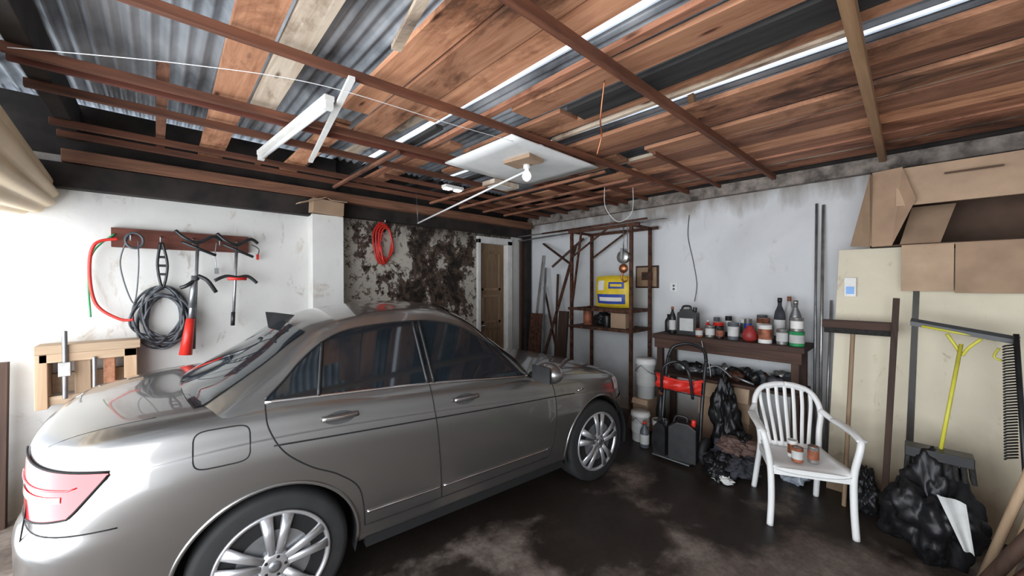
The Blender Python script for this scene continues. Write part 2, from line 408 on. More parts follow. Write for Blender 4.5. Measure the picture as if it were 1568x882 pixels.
b.obj('ceiling_beams', bevel=.003)

b = MB(); b.beam((.91, 3.35, 2.645), (.69, 1.86, 2.645), .03, .02, 'wpaint'); b.beam((.74, 1.5, 2.645), (.62, .85, 2.645), .04, .02, 'creamY'); b.obj('nailed_batten')
b = MB(); b.beam((.58, 3.42, 2.65), (.68, 2.15, 2.65), .05, .03, 'wpaint'); b.cyl((.584, 3.38, 2.612), (.677, 2.19, 2.612), .015, 'wplast')
b.box((.56, 3.38, 2.595), (.60, 3.42, 2.64), 'wpaint'); b.box((.66, 2.15, 2.595), (.70, 2.19, 2.64), 'wpaint'); b.obj('fluorescent_tube_light')
b = MB()
vs = []; fs = []
for i in range(9):
    for j in range(9):
        u, v = i / 8, j / 8
        vs.append((1.73 + u * 1.02, 1.84 + v * .80, 2.655 - .018 * math.sin(u * math.pi) * math.sin(v * 2.4)))
for i in range(8):
    for j in range(8): fs.append((i*9+j, (i+1)*9+j, (i+1)*9+j+1, i*9+j+1))
b.add(vs, fs, 'wplast', True)
o = b.obj('ceiling_panel', recalc=False); sm = o.modifiers.new('s', 'SOLIDIFY'); sm.thickness = .012
b = MB()
b.box((2.02, 1.98, 2.605), (2.20, 2.24, 2.635), 'card', rot=(0,0,.12))
b.cyl((2.16, 2.12, 2.61), (2.16, 2.12, 2.575), .028, 'wplast')
b.lathe([(.014, 0), (.016, -.015), (.032, -.04), (.038, -.062), (.030, -.085), (.012, -.1)], 'bulb', (2.16, 2.12, 2.575))
b.obj('ceiling_light_bulb')
b = MB(); b.tube([(2.19, 2.15, 2.57), (2.12, 3.78, 2.33)], .009, 'wplast'); b.tube([(2.12, 3.78, 2.33), (2.12, 3.82, 2.68)], .002, 'steel'); b.obj('conduit_pipe')
b = MB(); b.box((2.12, 3.22, 2.63), (2.34, 3.30, 2.66), 'wpaint'); b.box((2.13, 3.23, 2.618), (2.20, 3.29, 2.631), 'led'); b.box((2.26, 3.23, 2.618), (2.32, 3.29, 2.631), 'led'); b.obj('ceiling_lamp')
b = MB(); b.box((2.3,2.68,2.60),(2.62,2.86,2.64),'creamY'); b.box((2.35,2.7,2.595),(2.55,2.84,2.602),'wpaint'); b.obj('junction_box')
b = MB(); b.tube(cr([(1.62, 1.05, 2.66), (1.66, 1.10, 2.5), (1.64, 1.08, 2.40), (1.66, 1.12, 2.32)], 8), .004, 'copper', 6)
b.tube(cr([(-.45, 2.6, 2.64), (.1, 2.2, 2.62), (.6, 2.0, 2.63), (1.3, 1.92, 2.62), (1.8, 1.9, 2.64)], 10), .0018, 'wplast', 6)
b.tube(cr([(3.4, 2.2, 2.66), (3.42, 2.2, 2.45), (3.5, 2.1, 2.30), (3.6, 2.0, 2.40), (3.62, 2.0, 2.66)], 8), .003, 'wplast', 6)
b.obj('hanging_wire')

# ---- rolled shutter at the opening
b = MB(); n = 96; m = 24; vs = []; fs = []
for j in range(m):
    t = j / (m - 1); y = 2.35 + t * 1.9; r0 = .38 - .21 * max(0, (t - .10) / .90); cz = 2.31 + .10 * (1 - t); cx = -.52 - r0
    for k in range(n):
        a = 2 * math.pi * k / n; r = r0 * (1 + .12 * abs(math.cos(a * 6)) - .10)
        vs.append((cx + r * math.cos(a), y, cz + r * math.sin(a)))
for j in range(m - 1):
    for k in range(n): fs.append((j*n+k, j*n+(k+1)%n, (j+1)*n+(k+1)%n, (j+1)*n+k))
fs.append(tuple(range(n))); fs.append(tuple((m-1)*n+k for k in range(n)))
b.add(vs, fs, 'shutter', True); b.obj('garage_roller_shutter')
b = MB(); b.beam((-.80, 4.2, 0), (-.78, 4.2, 1.12), .06, .08, 'darkZ'); b.obj('shutter_guide_post')

# ============================================================ LEFT WALL TOOLS
b = MB(); b.box((-.26, 4.25, 1.94), (.62, 4.30, 2.09), 'redX')
for x in (-.15, .02, .22, .40, .52):
    b.tube(cr([(x, 4.25, 2.04), (x, 4.19, 2.02), (x, 4.17, 1.99), (x, 4.16, 2.03)], 5), .006, 'steel', 6)
b.obj('wall_tool_rack', bevel=.004)
b = MB()
pts = []
for i in range(260):
    a = i * .31
    rx = .135 + .03 * math.sin(i * .37 + 1) + .02*math.sin(i*.05); rz = .21 + .05 * math.sin(i * .23)
    pts.append((.03 + rx * math.cos(a) + .02 * math.sin(i * .11), 4.235 + .035 * math.sin(i * .9), 1.38 + rz * math.sin(a)))
b.tube(cr(pts, 2), .0085, 'cable', 6)
b.tube(cr([(.02, 4.19, 1.99), (.0, 4.19, 1.8), (.03, 4.2, 1.62), (.06, 4.19, 1.8), (.03, 4.19, 1.99)], 6), .010, 'black', 6)
for z in (1.93, 1.86, 1.79, 1.72): b.box((0, 4.185, z), (.06, 4.20, z + .02), 'black')
b.obj('coiled_extension_cable')
b = MB(); b.tube(cr([(-.22, 4.2, 2.0), (-.34, 4.2, 1.95), (-.37, 4.21, 1.75), (-.34, 4.22, 1.5), (-.22, 4.21, 1.38), (-.14, 4.2, 1.37)], 8), .011, 'red', 8); b.obj('red_hose')
b = MB(); b.tube(cr([(-.24, 4.24, 2.04), (-.35, 4.25, 1.9), (-.38, 4.25, 1.7), (-.37, 4.25, 1.4)], 8), .006, 'green', 8)
b.tube(cr([(-.16, 4.18, 2.03), (-.21, 4.2, 1.8), (-.14, 4.2, 1.5), (-.11, 4.2, 1.75), (-.11, 4.2, 2.0)], 8), .005, 'slate', 6)
b.tube([(-.13+.05*math.cos(a), 4.17, 1.99+.06*math.sin(a)) for a in [i*.4 for i in range(16)]], .009, 'cable', 6, True)
b.obj('garden_hose')
def clamp_tool(name, x, low, arms, redgrip):
    b = MB(); y = 4.15
    b.tube(cr([(x - .14, y, 2.09), (x - .08, y - .02, 2.03), (x, y - .01, 2.00), (x + .10, y, 2.06), (x + .16, y + .02, 2.03)], 6), .014, 'black')
    b.tube(cr([(x - .10, y, 2.0), (x, y - .03, 1.95), (x + .12, y, 1.90)], 6), .012, 'black')
    b.tube([(x, y, 2.02), (x - .03, y + .02, low)], .012, 'steel')
    if arms:
        b.tube(cr([(x - .16, y, 1.68), (x - .08, y, 1.72), (x, y, 1.71), (x + .08, y, 1.72), (x + .15, y, 1.66)], 5), .014, 'black')
        b.tube([(x - .07, y, 1.70), (x + .07, y, 1.70)], .016, 'red')
        b.tube([(x - .03, y, 1.4), (x - .035, y, 1.28)], .016, 'black')
    else:
        b.tube(cr([(x, y, 1.72), (x + .06, y - .02, 1.68), (x + .12, y, 1.58)], 5), .016, 'black')
        b.tube(cr([(x, y, 1.70), (x - .07, y - .02, 1.64), (x - .11, y, 1.62)], 5), .016, 'black')
    if redgrip:
        b.tube([(x - .02, y, 1.72), (x - .045, y, 1.45)], .024, 'steel'); b.tube([(x - .05, y, 1.36), (x - .085, y, 1.06)], [.03, .045], 'red', 12)
        b.tube([(x - .035, y, 1.55), (x - .05, y, 1.34)], .02, 'steel')
    b.obj(name)
clamp_tool('trolley_jack_handle', .25, 1.10, False, True)
clamp_tool('bicycle_carrier_bar', .52, 1.28, True, False)
b = MB(); b.tube(cr([(.38, 4.2, 2.02), (.37, 4.2, 1.9), (.38, 4.2, 1.78)], 5), .004, 'steel'); b.box((.365, 4.19, 1.74), (.395, 4.21, 1.79), 'steel')
b.tube(cr([(.64, 4.24, 2.02), (.70, 4.24, 1.98), (.69, 4.24, 1.92)], 5), .004, 'black'); b.box((.68,4.23,1.88),(.70,4.25,1.93),'red'); b.obj('hanging_keys_and_hooks')
b = MB()
b.box((-.62, 4.10, 1.16), (-.10, 4.29, 1.22), 'paleX'); b.box((-.62, 4.10, .78), (-.56, 4.29, 1.16), 'paleZ'); b.box((-.19, 4.10, .80), (-.12, 4.29, 1.16), 'paleZ')
b.box((-.62, 4.12, .80), (-.12, 4.16, .86), 'paleX'); b.box((-.60, 4.10, 1.10), (-.12, 4.13, 1.16), 'paleX')
b.box((-.44, 4.12, .86), (-.36, 4.16, 1.16), 'paleZ'); b.box((-.30, 4.14, .86), (-.24, 4.2, 1.12), 'oranY'); b.box((-.56,4.24,.86),(-.19,4.29,1.0),'paleX')
b.tube([(-.48, 4.09, 1.32), (-.48, 4.09, .84)], .014, 'steel'); b.tube([(-.34, 4.09, 1.12), (-.34, 4.09, .84)], .012, 'steel')
b.box((-.51, 4.07, 1.0), (-.45, 4.10, 1.1), 'tin')
b.obj('wooden_clamp_rack', bevel=.004)
b = MB()
b.box((1.12, 4.06, 2.365), (1.42, 4.19, 2.50), 'card', rot=(0, .05, .05)); b.box((.98, 4.0, 2.47), (1.24, 4.12, 2.478), 'cardl', rot=(0, -.35, .1)); b.box((1.26,3.96,2.50),(1.42,4.08,2.508),'cardl', rot=(.35,0,0))
b.obj('cardboard_box', bevel=.003)
b = MB()
for k in range(4):
    pts = [(1.97 + (.115 - .012 * k + .01*math.sin(3*a+k)) * math.cos(a) + .01 * k, 4.36 - .012 * k, 2.14 + (.25 - .022 * k) * math.sin(a)) for a in [i * 2 * math.pi / 30 for i in range(30)]]
    b.tube(pts, .011, 'red', 8, True)
b.tube(cr([(1.97, 4.395, 2.38), (1.97, 4.3, 2.38), (1.97, 4.28, 2.41)], 4), .01, 'steel', 6)
b.tube(cr([(1.93, 4.32, 2.1), (1.95, 4.31, 1.95), (1.98, 4.32, 1.9)], 6), .011, 'red', 8)
b.obj('coiled_air_hose')

# ============================================================ CAR
car = bpy.data.objects.new('car', None); S.collection.objects.link(car)
car.location = (.482, 2.872, 0); car.rotation_euler = (0, 0, math.radians(-6.3))
WB = 2.30; WR = .335; AR = .375; RE = .875
def Wf(u):
    if u < .3:
        q = min(1, (.3 - u) / (RE + .3)); return .86 * (1 - .06 * q * q) * math.sqrt(max(0, 1 - q ** 12))
    if u > 1.7:
        q = min(1, (u - 1.7) / 1.23); return .86 * (1 - .09 * q * q) * math.sqrt(max(0, 1 - q ** 9))
    return .86
ZS = [(-RE,.955),(-.5,1.03),(0,1.06),(.8,1.02),(1.7,.945),(2.3,.88),(2.7,.80),(2.93,.70)]
ZT = [(-RE,.975),(-RE+.04,1.04),(-RE+.11,1.07),(-.4,1.095),(0,1.10),(.8,1.06),(1.7,1.01),(2.3,.95),(2.7,.86),(2.88,.77),(2.93,.72)]
ZB = [(-RE,.34),(-.65,.27),(0,.25),(.4,.235),(1.9,.235),(2.5,.24),(2.93,.28)]
us = []
for k in range(66):
    q = 1 - (1 - k / 65.5) ** 2.0; us.append(.45 - (RE + .45) * min(q, .9997))
us = us[::-1]
us += [.45 + (1.25) * i / 50 for i in range(1, 50)]
for k in range(64):
    q = 1 - (1 - k / 63.5) ** 2.0; us.append(1.7 + 1.23 * min(q, .9997))
def section(u):
    W = Wf(u); zs = interp(u, ZS); T = interp(u, ZT); zb = interp(u, ZB)
    T = max(T, zs + .004)
    P = [(0, zb), (.5*W, zb), (.82*W, zb), (.935*W, zb+.03), (.965*W, zb+.10), (.985*W, zb+.19), (1.0*W, zb+.38), (.998*W, zs-.25), (.985*W, zs-.15), (.975*W, zs-.12), (.962*W, zs-.06), (.935*W, zs-.012),
         (.88*W, zs+.25*(T-zs)), (.7*W, zs+.62*(T-zs)), (.4*W, zs+.92*(T-zs)), (0, T)]
    pts = cr([(p[0], p[1], 0) for p in P], 7)
    out = []
    for p in pts:
        uu = u
        if p.y < .70:
            s = min(1, (.70 - p.y) / .06)
            if u < 0: uu = u - .045 * s * (max(0, -u) / RE) ** 3
            if u > 2.2: uu = u + .04 * s * ((u - 2.2) / .73) ** 3
        out.append((uu, p.x, p.y))
    return out
vs = []; fs = []; secs = [section(u) for u in us]; h = len(secs[0]); ring = 2 * h - 2
for sc in secs:
    for p in sc: vs.append(p)
    for p in sc[-2:0:-1]: vs.append((p[0], -p[1], p[2]))
for i in range(len(secs) - 1):
    for k in range(ring): fs.append((i*ring+k, i*ring+(k+1)%ring, (i+1)*ring+(k+1)%ring, (i+1)*ring+k))
fs.append(tuple(range(ring))); fs.append(tuple((len(secs)-1)*ring+k for k in range(ring)))
bvh_v = list(vs); bvh_f = [tuple(f) for f in fs]
def inside(p):
    if abs(p[1]) < .58: return None
    for ax in (0, WB):
        if math.hypot(p[0] - ax, p[2] - WR) < AR: return ax
    return None
keep = []
for f in fs:
    if len(f) > 4: keep.append(f); continue
    c = [sum(vs[i][k] for i in f) / 4 for k in range(3)]
    if inside(c) is None: keep.append(f)
ec = Counter()
for f in keep:
    for i in range(len(f)):
        a, b2 = f[i], f[(i + 1) % len(f)]; ec[(min(a, b2), max(a, b2))] += 1
bv = set()
for (a, b2), c in ec.items():
    if c == 1: bv.add(a); bv.add(b2)
vs = [list(v) for v in vs]
for i in bv:
    v = vs[i]
    if abs(v[1]) < .60: continue
    for ax in (0, WB):
        dx, dz = v[0] - ax, v[2] - WR; d = math.hypot(dx, dz)
        if d < AR + .06 and d > .2: v[0] = ax + dx / d * AR; v[2] = WR + dz / d * AR
bb = MB(); bb.add(vs, keep, 'paint', True)
bb.obj('body_shell', car)
wl = MB()
for ax in (0, WB):
    for sgn in (-1, 1):
        n = 40; v1 = []
        for i in range(n + 1):
            a = math.radians(-15 + 210 * i / n)
            x, z = ax + (AR - .001) * math.cos(a), WR + (AR - .001) * math.sin(a); v1 += [(x, sgn * .835, z), (x, sgn * .57, z)]
        wl.add(v1, [(2*i, 2*i+2, 2*i+3, 2*i+1) for i in range(n)], 'gap_shade', True)
        k = [(ax, sgn * .57, .25)] + [v1[2*i+1] for i in range(n + 1)]
        wl.add(k, [(0, i, i + 1) for i in range(1, n + 1)], 'gap_shade')
wl.obj('wheel_arch_liners', car, recalc=False)
RT = [(-.52,1.03),(-.40,1.09),(-.1,1.265),(.06,1.375),(.2,1.445),(.45,1.495),(.8,1.52),(1.05,1.505),(1.25,1.44),(1.5,1.265),(1.8,1.04),(1.92,.95)]
def gz(u, y):
    q = (abs(y) / .7) ** 2
    s = 1 / (1 + math.exp(-(u - .65) * 8))
    us_ = u + q * (.16 * s - .10 * (1 - s))
    a = interp(us_, RT) - .04 * (y / .6) ** 2
    c = 1.04 + (.80 - abs(y)) / .52; k = .018
    mn = min(a, c)
    return mn - k * math.log(math.exp(-(a - mn) / k) + math.exp(-(c - mn) / k))
NU, NY = 110, 34; vs = []; fs = []
ys = [.84 * (1 - (1 - j / NY) ** 1.7) for j in range(NY + 1)]
ys = [-y for y in ys[:0:-1]] + ys; L = len(ys)
for i in range(NU + 1):
    u = -.50 + 2.36 * i / NU; lim = .94 * Wf(u)
    for y in ys:
        z = max(gz(u, y), .93); yy = max(-lim, min(lim, y)); vs.append((u, yy, z))
for i in range(NU):
    for j in range(L - 1): fs.append((i*L+j, (i+1)*L+j, (i+1)*L+j+1, i*L+j+1))
g = MB(); g.add(vs, fs, 'paint', True); g.obj('cabin_shell', car)
k0 = len(bvh_v); bvh_v += vs; bvh_f += [tuple(k0 + a for a in f) for f in fs]
bvh = BVHTree.FromPolygons([Vector(v) for v in bvh_v], bvh_f)
def proj(u, z, sgn=-1, off=.0):
    hit = bvh.ray_cast(Vector((u, sgn * 2, z)), Vector((0, -sgn, 0)))
    p = hit[0] if hit[0] is not None else Vector((u, sgn * .8, z))
    return p + Vector((0, sgn * off, 0))
def ptop(u, y, off=0.0):
    hit = bvh.ray_cast(Vector((u, y, 3)), Vector((0, 0, -1))); p = hit[0]; nn = hit[1]
    if nn.z < 0: nn = -nn
    return p + nn * off
def grid(mb, rows, m):
    R = len(rows); C = len(rows[0]); v = [p for r in rows for p in r]
    mb.add(v, [(i*C+j, i*C+j+1, (i+1)*C+j+1, (i+1)*C+j) for i in range(R-1) for j in range(C-1)], m, True)
TOP = [(-.03,1.10),(.05,1.17),(.14,1.26),(.26,1.345),(.42,1.395),(.75,1.415),(.95,1.40),(1.12,1.345),(1.3,1.235),(1.47,1.11),(1.58,1.005)]
BOT = [(-.03,1.088),(.8,1.05),(1.58,.985)]
g = MB()
for sgn in (-1, 1):
    rows = []
    for i in range(61):
        u = -.03 + 1.61 * i / 60; zb, zt = interp(u, BOT), interp(u, TOP); zt = max(zt, zb + .004)
        rows.append([proj(u, zb + (zt - zb) * j / 10, sgn, .005) for j in range(11)])
    grid(g, rows, 'glass')
rows = []
for i in range(17):
    t = i / 16; r = []
    for j in range(33):
        w = (.56 + .13 * t) * (j / 16 - 1); us_ = 1.17 + .60 * t
        u = us_ - .16 * (w / .7) ** 2; r.append(ptop(u, w, .005))
    rows.append(r)
grid(g, rows, 'glass')
rows = []
for i in range(17):
    t = i / 16; r = []
    for j in range(33):
        w = (.53 + .11 * t) * (j / 16 - 1); us_ = .12 - .50 * t
        u = us_ + .10 * (w / .7) ** 2; r.append(ptop(u, w, .005))
    rows.append(r)
grid(g, rows, 'glass')
g.obj('windows', car, recalc=False)
g = MB()
for sgn in (-1, 1):
    top = [proj(u, z, sgn, .006) for u, z in [(p.x, p.y) for p in cr([(a, c, 0) for a, c in TOP], 5)]]
    bot = [proj(-.03 + 1.61 * i / 50, interp(-.03 + 1.61 * i / 50, BOT), sgn, .006) for i in range(51)]
    g.tube(bot, .008, 'chrome', 8); g.tube(top, .0055, 'black', 6)
    for (ua, ub) in ((.20, .24), (.79, .77), (.83, .81)):
        g.tube([proj(ua + (ub - ua) * j / 8, interp(ua, BOT) + (interp(ub, TOP) - interp(ua, BOT)) * j / 8, sgn, .006) for j in range(9)], .011, 'black', 6)
    def line(pts, r=.0035, m='gap_shade', n=8, off=0.0):
        c = cr([(a, z, 0) for a, z in pts], n); g.tube([proj(p.x, p.y, sgn, off) for p in c], r, m, 6)
    line([(-.03,1.08),(-.02,.98),(.04,.86),(.15,.76),(.28,.68),(.38,.57),(.41,.36)])
    line([(.80,1.05),(.815,.9),(.84,.6),(.86,.36)]); line([(1.62,.97),(1.78,.90),(1.80,.7),(1.77,.45),(1.72,.36)])
    line([(.41,.36),(.86,.355),(1.72,.36)])
    line([(.42,.435),(.6,.432),(.85,.43)], .007, 'chrome', off=.002); line([(.87,.43),(1.2,.428),(1.74,.425)], .007, 'chrome', off=.002)
    line([(.0,.895),(.5,.868),(1.1,.835),(1.8,.80),(2.02,.785)], .0045, 'gap_shade', off=-.001)  # dark strip drawn in for the shadow along the body crease
    for u0, z in ((.205, .968), (.945, .928)):
        ring_ = [(u0 + .085 + .075 * math.cos(a), z - .004 + .032 * math.sin(a)) for a in [i * 2 * math.pi / 24 for i in range(24)]]
        ctr = proj(u0 + .085, z, sgn, .003); rp = [proj(a, c, sgn, .003) for a, c in ring_]
        g.add([ctr] + rp, [(0, 1 + i, 1 + (i + 1) % 24) for i in range(24)], 'recess_shade', True)
        R = [proj(u0 + .17 * i / 10, z + .004, sgn, .028 * math.sin(math.pi * min(1, max(0, .12 + .76 * i / 10))) ** .5) for i in range(11)]
        g.tube(R, .014, 'paint', 10); g.tube([p + Vector((0, sgn * .010, .006)) for p in R], .005, 'chrome', 6)
    for ax in (0, WB):
        pp = []
        for i in range(41):
            a = math.radians(-8 + 196 * i / 40); pp.append(proj(ax + (AR+.004) * math.cos(a), WR + (AR+.004) * math.sin(a), sgn, -.002))
        g.tube(pp, .010, 'paint', 8)
    g.blob((1.60, sgn * .99, 1.035), (.075, .12, .075), 'paint', 0, 0, 3); g.tube([(1.60, sgn * .80, .99), (1.60, sgn * .93, .99)], .025, 'black')
    g.box((1.525, sgn * .99 - .09, .985), (1.535, sgn * .99 + .09, 1.09), 'black')
    g.beam((.42, sgn * .80, .255), (1.90, sgn * .80, .255), .05, .05, 'gap_shade')
    g.tube([proj(2.06, .80, sgn, .001), proj(2.12, .805, sgn, .001)], .010, 'chrome')
fp = []
for i in range(32):
    a = i * 2 * math.pi / 32; c_, s_ = math.cos(a), math.sin(a)
    fp.append(proj(-.19 + .10 * abs(c_) ** .4 * (1 if c_ > 0 else -1), .935 + .078 * abs(s_) ** .4 * (1 if s_ > 0 else -1), -1, 0))
g.tube(fp, .003, 'gap_shade', 6, True)
p = ptop(.06, 0); p2 = ptop(.20, 0)
g.add([p + Vector((-.02, -.018, -.005)), p2 + Vector((.0, -.010, -.005)), p2 + Vector((.0, .010, -.005)), p + Vector((-.02, .018, -.005)), p + Vector((-.035, 0, .095)), p + Vector((.01, 0, .09))], [(0,1,5,4),(3,4,5,2),(1,2,5),(0,4,3),(0,3,2,1)], 'black')
def rad(cx, cy, z, ang, off=.0):
    hit = bvh.ray_cast(Vector((cx, cy, z)), Vector((math.cos(ang), math.sin(ang), 0)))
    return hit[0] + Vector((math.cos(ang), math.sin(ang), 0)) * off
RC = -.50
for sgn in (-1, 1):
    rows = []
    for i in range(25):
        t = i / 24; a = math.radians(186 + 78 * t); a = a if sgn < 0 else -a
        zt = .975 - .055 * t ** 1.3; zb = .74 + .05 * t ** 2.2
        if t > .80: zb += (t - .80) * .6
        rows.append([rad(RC, sgn * .42, zb + (zt - zb) * j / 8, a, .006) for j in range(9)])
    grid(g, rows, 'redl')
    rows2 = [[p + (p - Vector((RC, sgn * .42, p.z))).normalized() * .003 for p in r[3:5]] for r in rows[0:19]]
    grid(g, rows2, 'whl')
    rows3 = [[p + (p - Vector((RC, sgn * .42, p.z))).normalized() * .003 for p in r[5:6] + r[6:7]] for r in rows[0:21]]
    g.tube([q[0] for q in rows3], .003, 'redl', 6); g.tube([r[0] for r in rows] , .004, 'gap_shade', 6); g.tube([r[-1] for r in rows], .004, 'gap_shade', 6)
    rows = []
    for i in range(15):
        t = i / 14; a = math.radians(-10 - 62 * t) * (1 if sgn < 0 else -1); zt = .765 + .05 * t; zb = .64 + .08 * t
        rows.append([rad(2.45, sgn * .40, zb + (zt - zb) * j / 6, a, .006) for j in range(7)])
    grid(g, rows, 'whl')
    g.tube([rad(RC, sgn * .42, .705, math.radians(180 + 88 * i / 14) * (1 if sgn < 0 else -1), 0) for i in range(15)], .003, 'gap_shade', 6)
    g.tube([ptop(-.42 + (-.39) * i / 10, sgn * (.66 - .03 * i / 10), -.001) for i in range(11)], .0025, 'gap_shade', 6)
    g.tube([ptop(1.80 + .85 * i / 12, sgn * (.68 - .07 * i / 12)) for i in range(13)], .003, 'gap_shade', 6)
g.box((-RE-.006, -.26, .74), (-RE+.02, .26, .86), 'wpaint'); g.box((2.90, -.28, .52), (2.945, .28, .68), 'black')
for k in range(4): g.box((2.94, -.26, .54 + .035 * k), (2.955, .26, .548 + .035 * k), 'chrome')
g.obj('trim_and_lamps', car, recalc=False)
def wheel(name, ax, sgn, steer=0):
    w = MB(); o = -1 if sgn < 0 else 1
    tp = [(.235, -.10), (.30, -.112), (.325, -.10), (.335, -.06), (.335, .06), (.325, .10), (.30, .112), (.235, .10)]
    w.lathe(tp, 'rubber', (0, 0, 0), 'Y', 64)
    def ringm(prof, m):
        n = 64; vs = []; fs = []
        for r, y in prof:
            for k in range(n):
                a = 2*math.pi*k/n; vs.append((r*math.cos(a), y*o, r*math.sin(a)))
        for i in range(len(prof)-1):
            for k in range(n): fs.append((i*n+k, i*n+(k+1)%n, (i+1)*n+(k+1)%n, (i+1)*n+k))
        w.add(vs, fs, m, True)
    ringm([(.236, .103), (.243, .108), (.240, .116), (.230, .116), (.222, .108), (.212, .07), (.205, .0)], 'alu')
    ringm([(.001, .101), (.22, .1015)], 'gap_shade')
    ringm([(.05, .1035), (.155, .1035)], 'steel')
    for k in range(5):
        a0 = 2 * math.pi * k / 5 + .25
        for da in (-.20, .20):
            p0 = Vector((.055 * math.cos(a0 + da * 1.3), o * .122, .055 * math.sin(a0 + da * 1.3)))
            p1 = Vector((.226 * math.cos(a0 + da * 1.0), o * .108, .226 * math.sin(a0 + da * 1.0)))
            pm = (p0 + p1) / 2 + Vector((0, o * .006, 0))
            w.tube([p0, pm, p1], [.018, .021, .028], 'alu', 8, flat=((0, 1, 0), .5))
    w.lathe([(.068, .10 * o), (.066, .125 * o), (.045, .131 * o), (.028, .132 * o)], 'alu', (0, 0, 0), 'Y', 32)
    w.lathe([(.027, .10 * o), (.026, .136 * o), (.01, .138 * o)], 'steel', (0, 0, 0), 'Y', 24)
    for k in range(5):
        a = 2 * math.pi * k / 5; w.cyl((.043 * math.cos(a), .12 * o, .043 * math.sin(a)), (.043 * math.cos(a), .133 * o, .043 * math.sin(a)), .007, 'gap_shade', n=8)
    w.obj(name, car, loc=(ax, sgn * .725, WR), rot=(0, 0, steer))
for nme, ax, sg in (('wheel_rear_right', 0, -1), ('wheel_front_right', WB, -1), ('wheel_rear_left', 0, 1), ('wheel_front_left', WB, 1)): wheel(nme, ax, sg)

# ============================================================ PLASTIC CHAIR
def chair():
    b = MB()
    rows = []
    for i in range(15):
        y = -.20 + .44 * i / 14; r = []
        for j in range(17):
            s = j / 8 - 1; w = .195 + .045 * i / 14
            z = .415 - .018 * (1 - s * s) + .018 * ((i / 14) - .4) ** 2 * 3 - (.03 * max(0, (i - 11) / 3) ** 2) + .02 * abs(s) ** 6
            r.append((s * w, y, z))
        rows.append(r)
    top = [p for r in rows for p in r]; bot = [(p[0], p[1], p[2] - .012) for p in top]; C = 17; R = 15; n0 = len(top)
    fs = [(i*C+j, i*C+j+1, (i+1)*C+j+1, (i+1)*C+j) for i in range(R-1) for j in range(C-1)]
    fb = [tuple(n0 + a for a in f[::-1]) for f in fs]
    edge = [j for j in range(C)] + [i*C+C-1 for i in range(1, R)] + [(R-1)*C+j for j in range(C-2, -1, -1)] + [i*C for i in range(R-2, 0, -1)]
    fe = [(edge[k], edge[(k+1) % len(edge)], n0 + edge[(k+1) % len(edge)], n0 + edge[k]) for k in range(len(edge))]
    b.add(top + bot, fs + fb + fe, 'wplast', True)
    b.beam((-.225, .232, .385), (.225, .232, .385), .012, .05, 'wplast')
    for s in (-1, 1):
        b.tube(cr([(s*.245, .25, 0), (s*.235, .24, .2), (s*.24, .225, .42), (s*.272, .225, .60), (s*.285, .18, .65), (s*.284, .0, .66), (s*.268, -.16, .665), (s*.225, -.255, .70)], 6), .021, 'wplast', 10)
        b.tube(cr([(s*.285, .215, .645), (s*.286, .10, .668), (s*.284, .0, .672), (s*.272, -.14, .675)], 6), .030, 'wplast', 10, flat=((0, 0, 1), .35))
        b.tube(cr([(s*.215, -.30, 0), (s*.205, -.25, .2), (s*.195, -.205, .41), (s*.205, -.225, .55), (s*.225, -.255, .68), (s*.205, -.29, .78), (s*.14, -.315, .85), (0, -.325, .878)], 6), .020, 'wplast', 10)
        b.beam((s*.20, -.2, .385), (s*.235, .235, .385), .012, .05, 'wplast')
    b.tube(cr([(-.14, -.315, .845), (-.07, -.322, .865), (0, -.325, .87), (.07, -.322, .865), (.14, -.315, .845)], 5), .026, 'wplast', 10, flat=((0, 1, 0), .5))
    for k in range(-3, 4):
        x0 = k * .042; x1 = k * .058; zt = .868 - .006 * k * k
        b.tube(cr([(x0, -.195, .41), (x0 * 1.15, -.235, .55), (x1 * .98, -.285, .72), (x1, -.318, zt)], 5), .0135, 'wplast', 8, flat=((0, 1, 0), .45))
    b.tube([(-.2, -.205, .42), (.2, -.205, .42)], .022, 'wplast', 10, flat=((0, 1, 0), .5))
    return b
chair().obj('plastic_armchair', loc=(3.37, .55, 0), rot=(0, 0, math.radians(117)), scale=.97)

# ============================================================ small containers
def can(name, x, y, z, r, h, m, lid='tin', label=None):
    b = MB(); b.lathe([(r*.97, 0), (r, .006), (r, h-.006), (r*1.03, h-.004), (r*1.03, h), (r*.93, h), (r*.92, h-.008), (.01, h-.008)], m, (x, y, z))
    b.lathe([(r*.9, h-.006), (r*.9, h-.003)], lid, (x, y, z))
    if label: b.lathe([(r*1.01, h*.22), (r*1.015, h*.25), (r*1.015, h*.75), (r*1.01, h*.78)], label, (x, y, z))
    b.obj(name)
def bottle(name, x, y, z, r, h, m, cap='black', label=None):
    b = MB(); b.lathe([(r*.9, 0), (r, .01), (r, h*.58), (r*.85, h*.68), (r*.38, h*.82), (r*.34, h*.9)], m, (x, y, z))
    b.lathe([(r*.42, h*.9), (r*.42, h), (r*.36, h)], cap, (x, y, z))
    if label: b.lathe([(r*1.01, h*.15), (r*1.02, h*.16), (r*1.02, h*.5), (r*1.01, h*.51)], label, (x, y, z))
    b.obj(name)
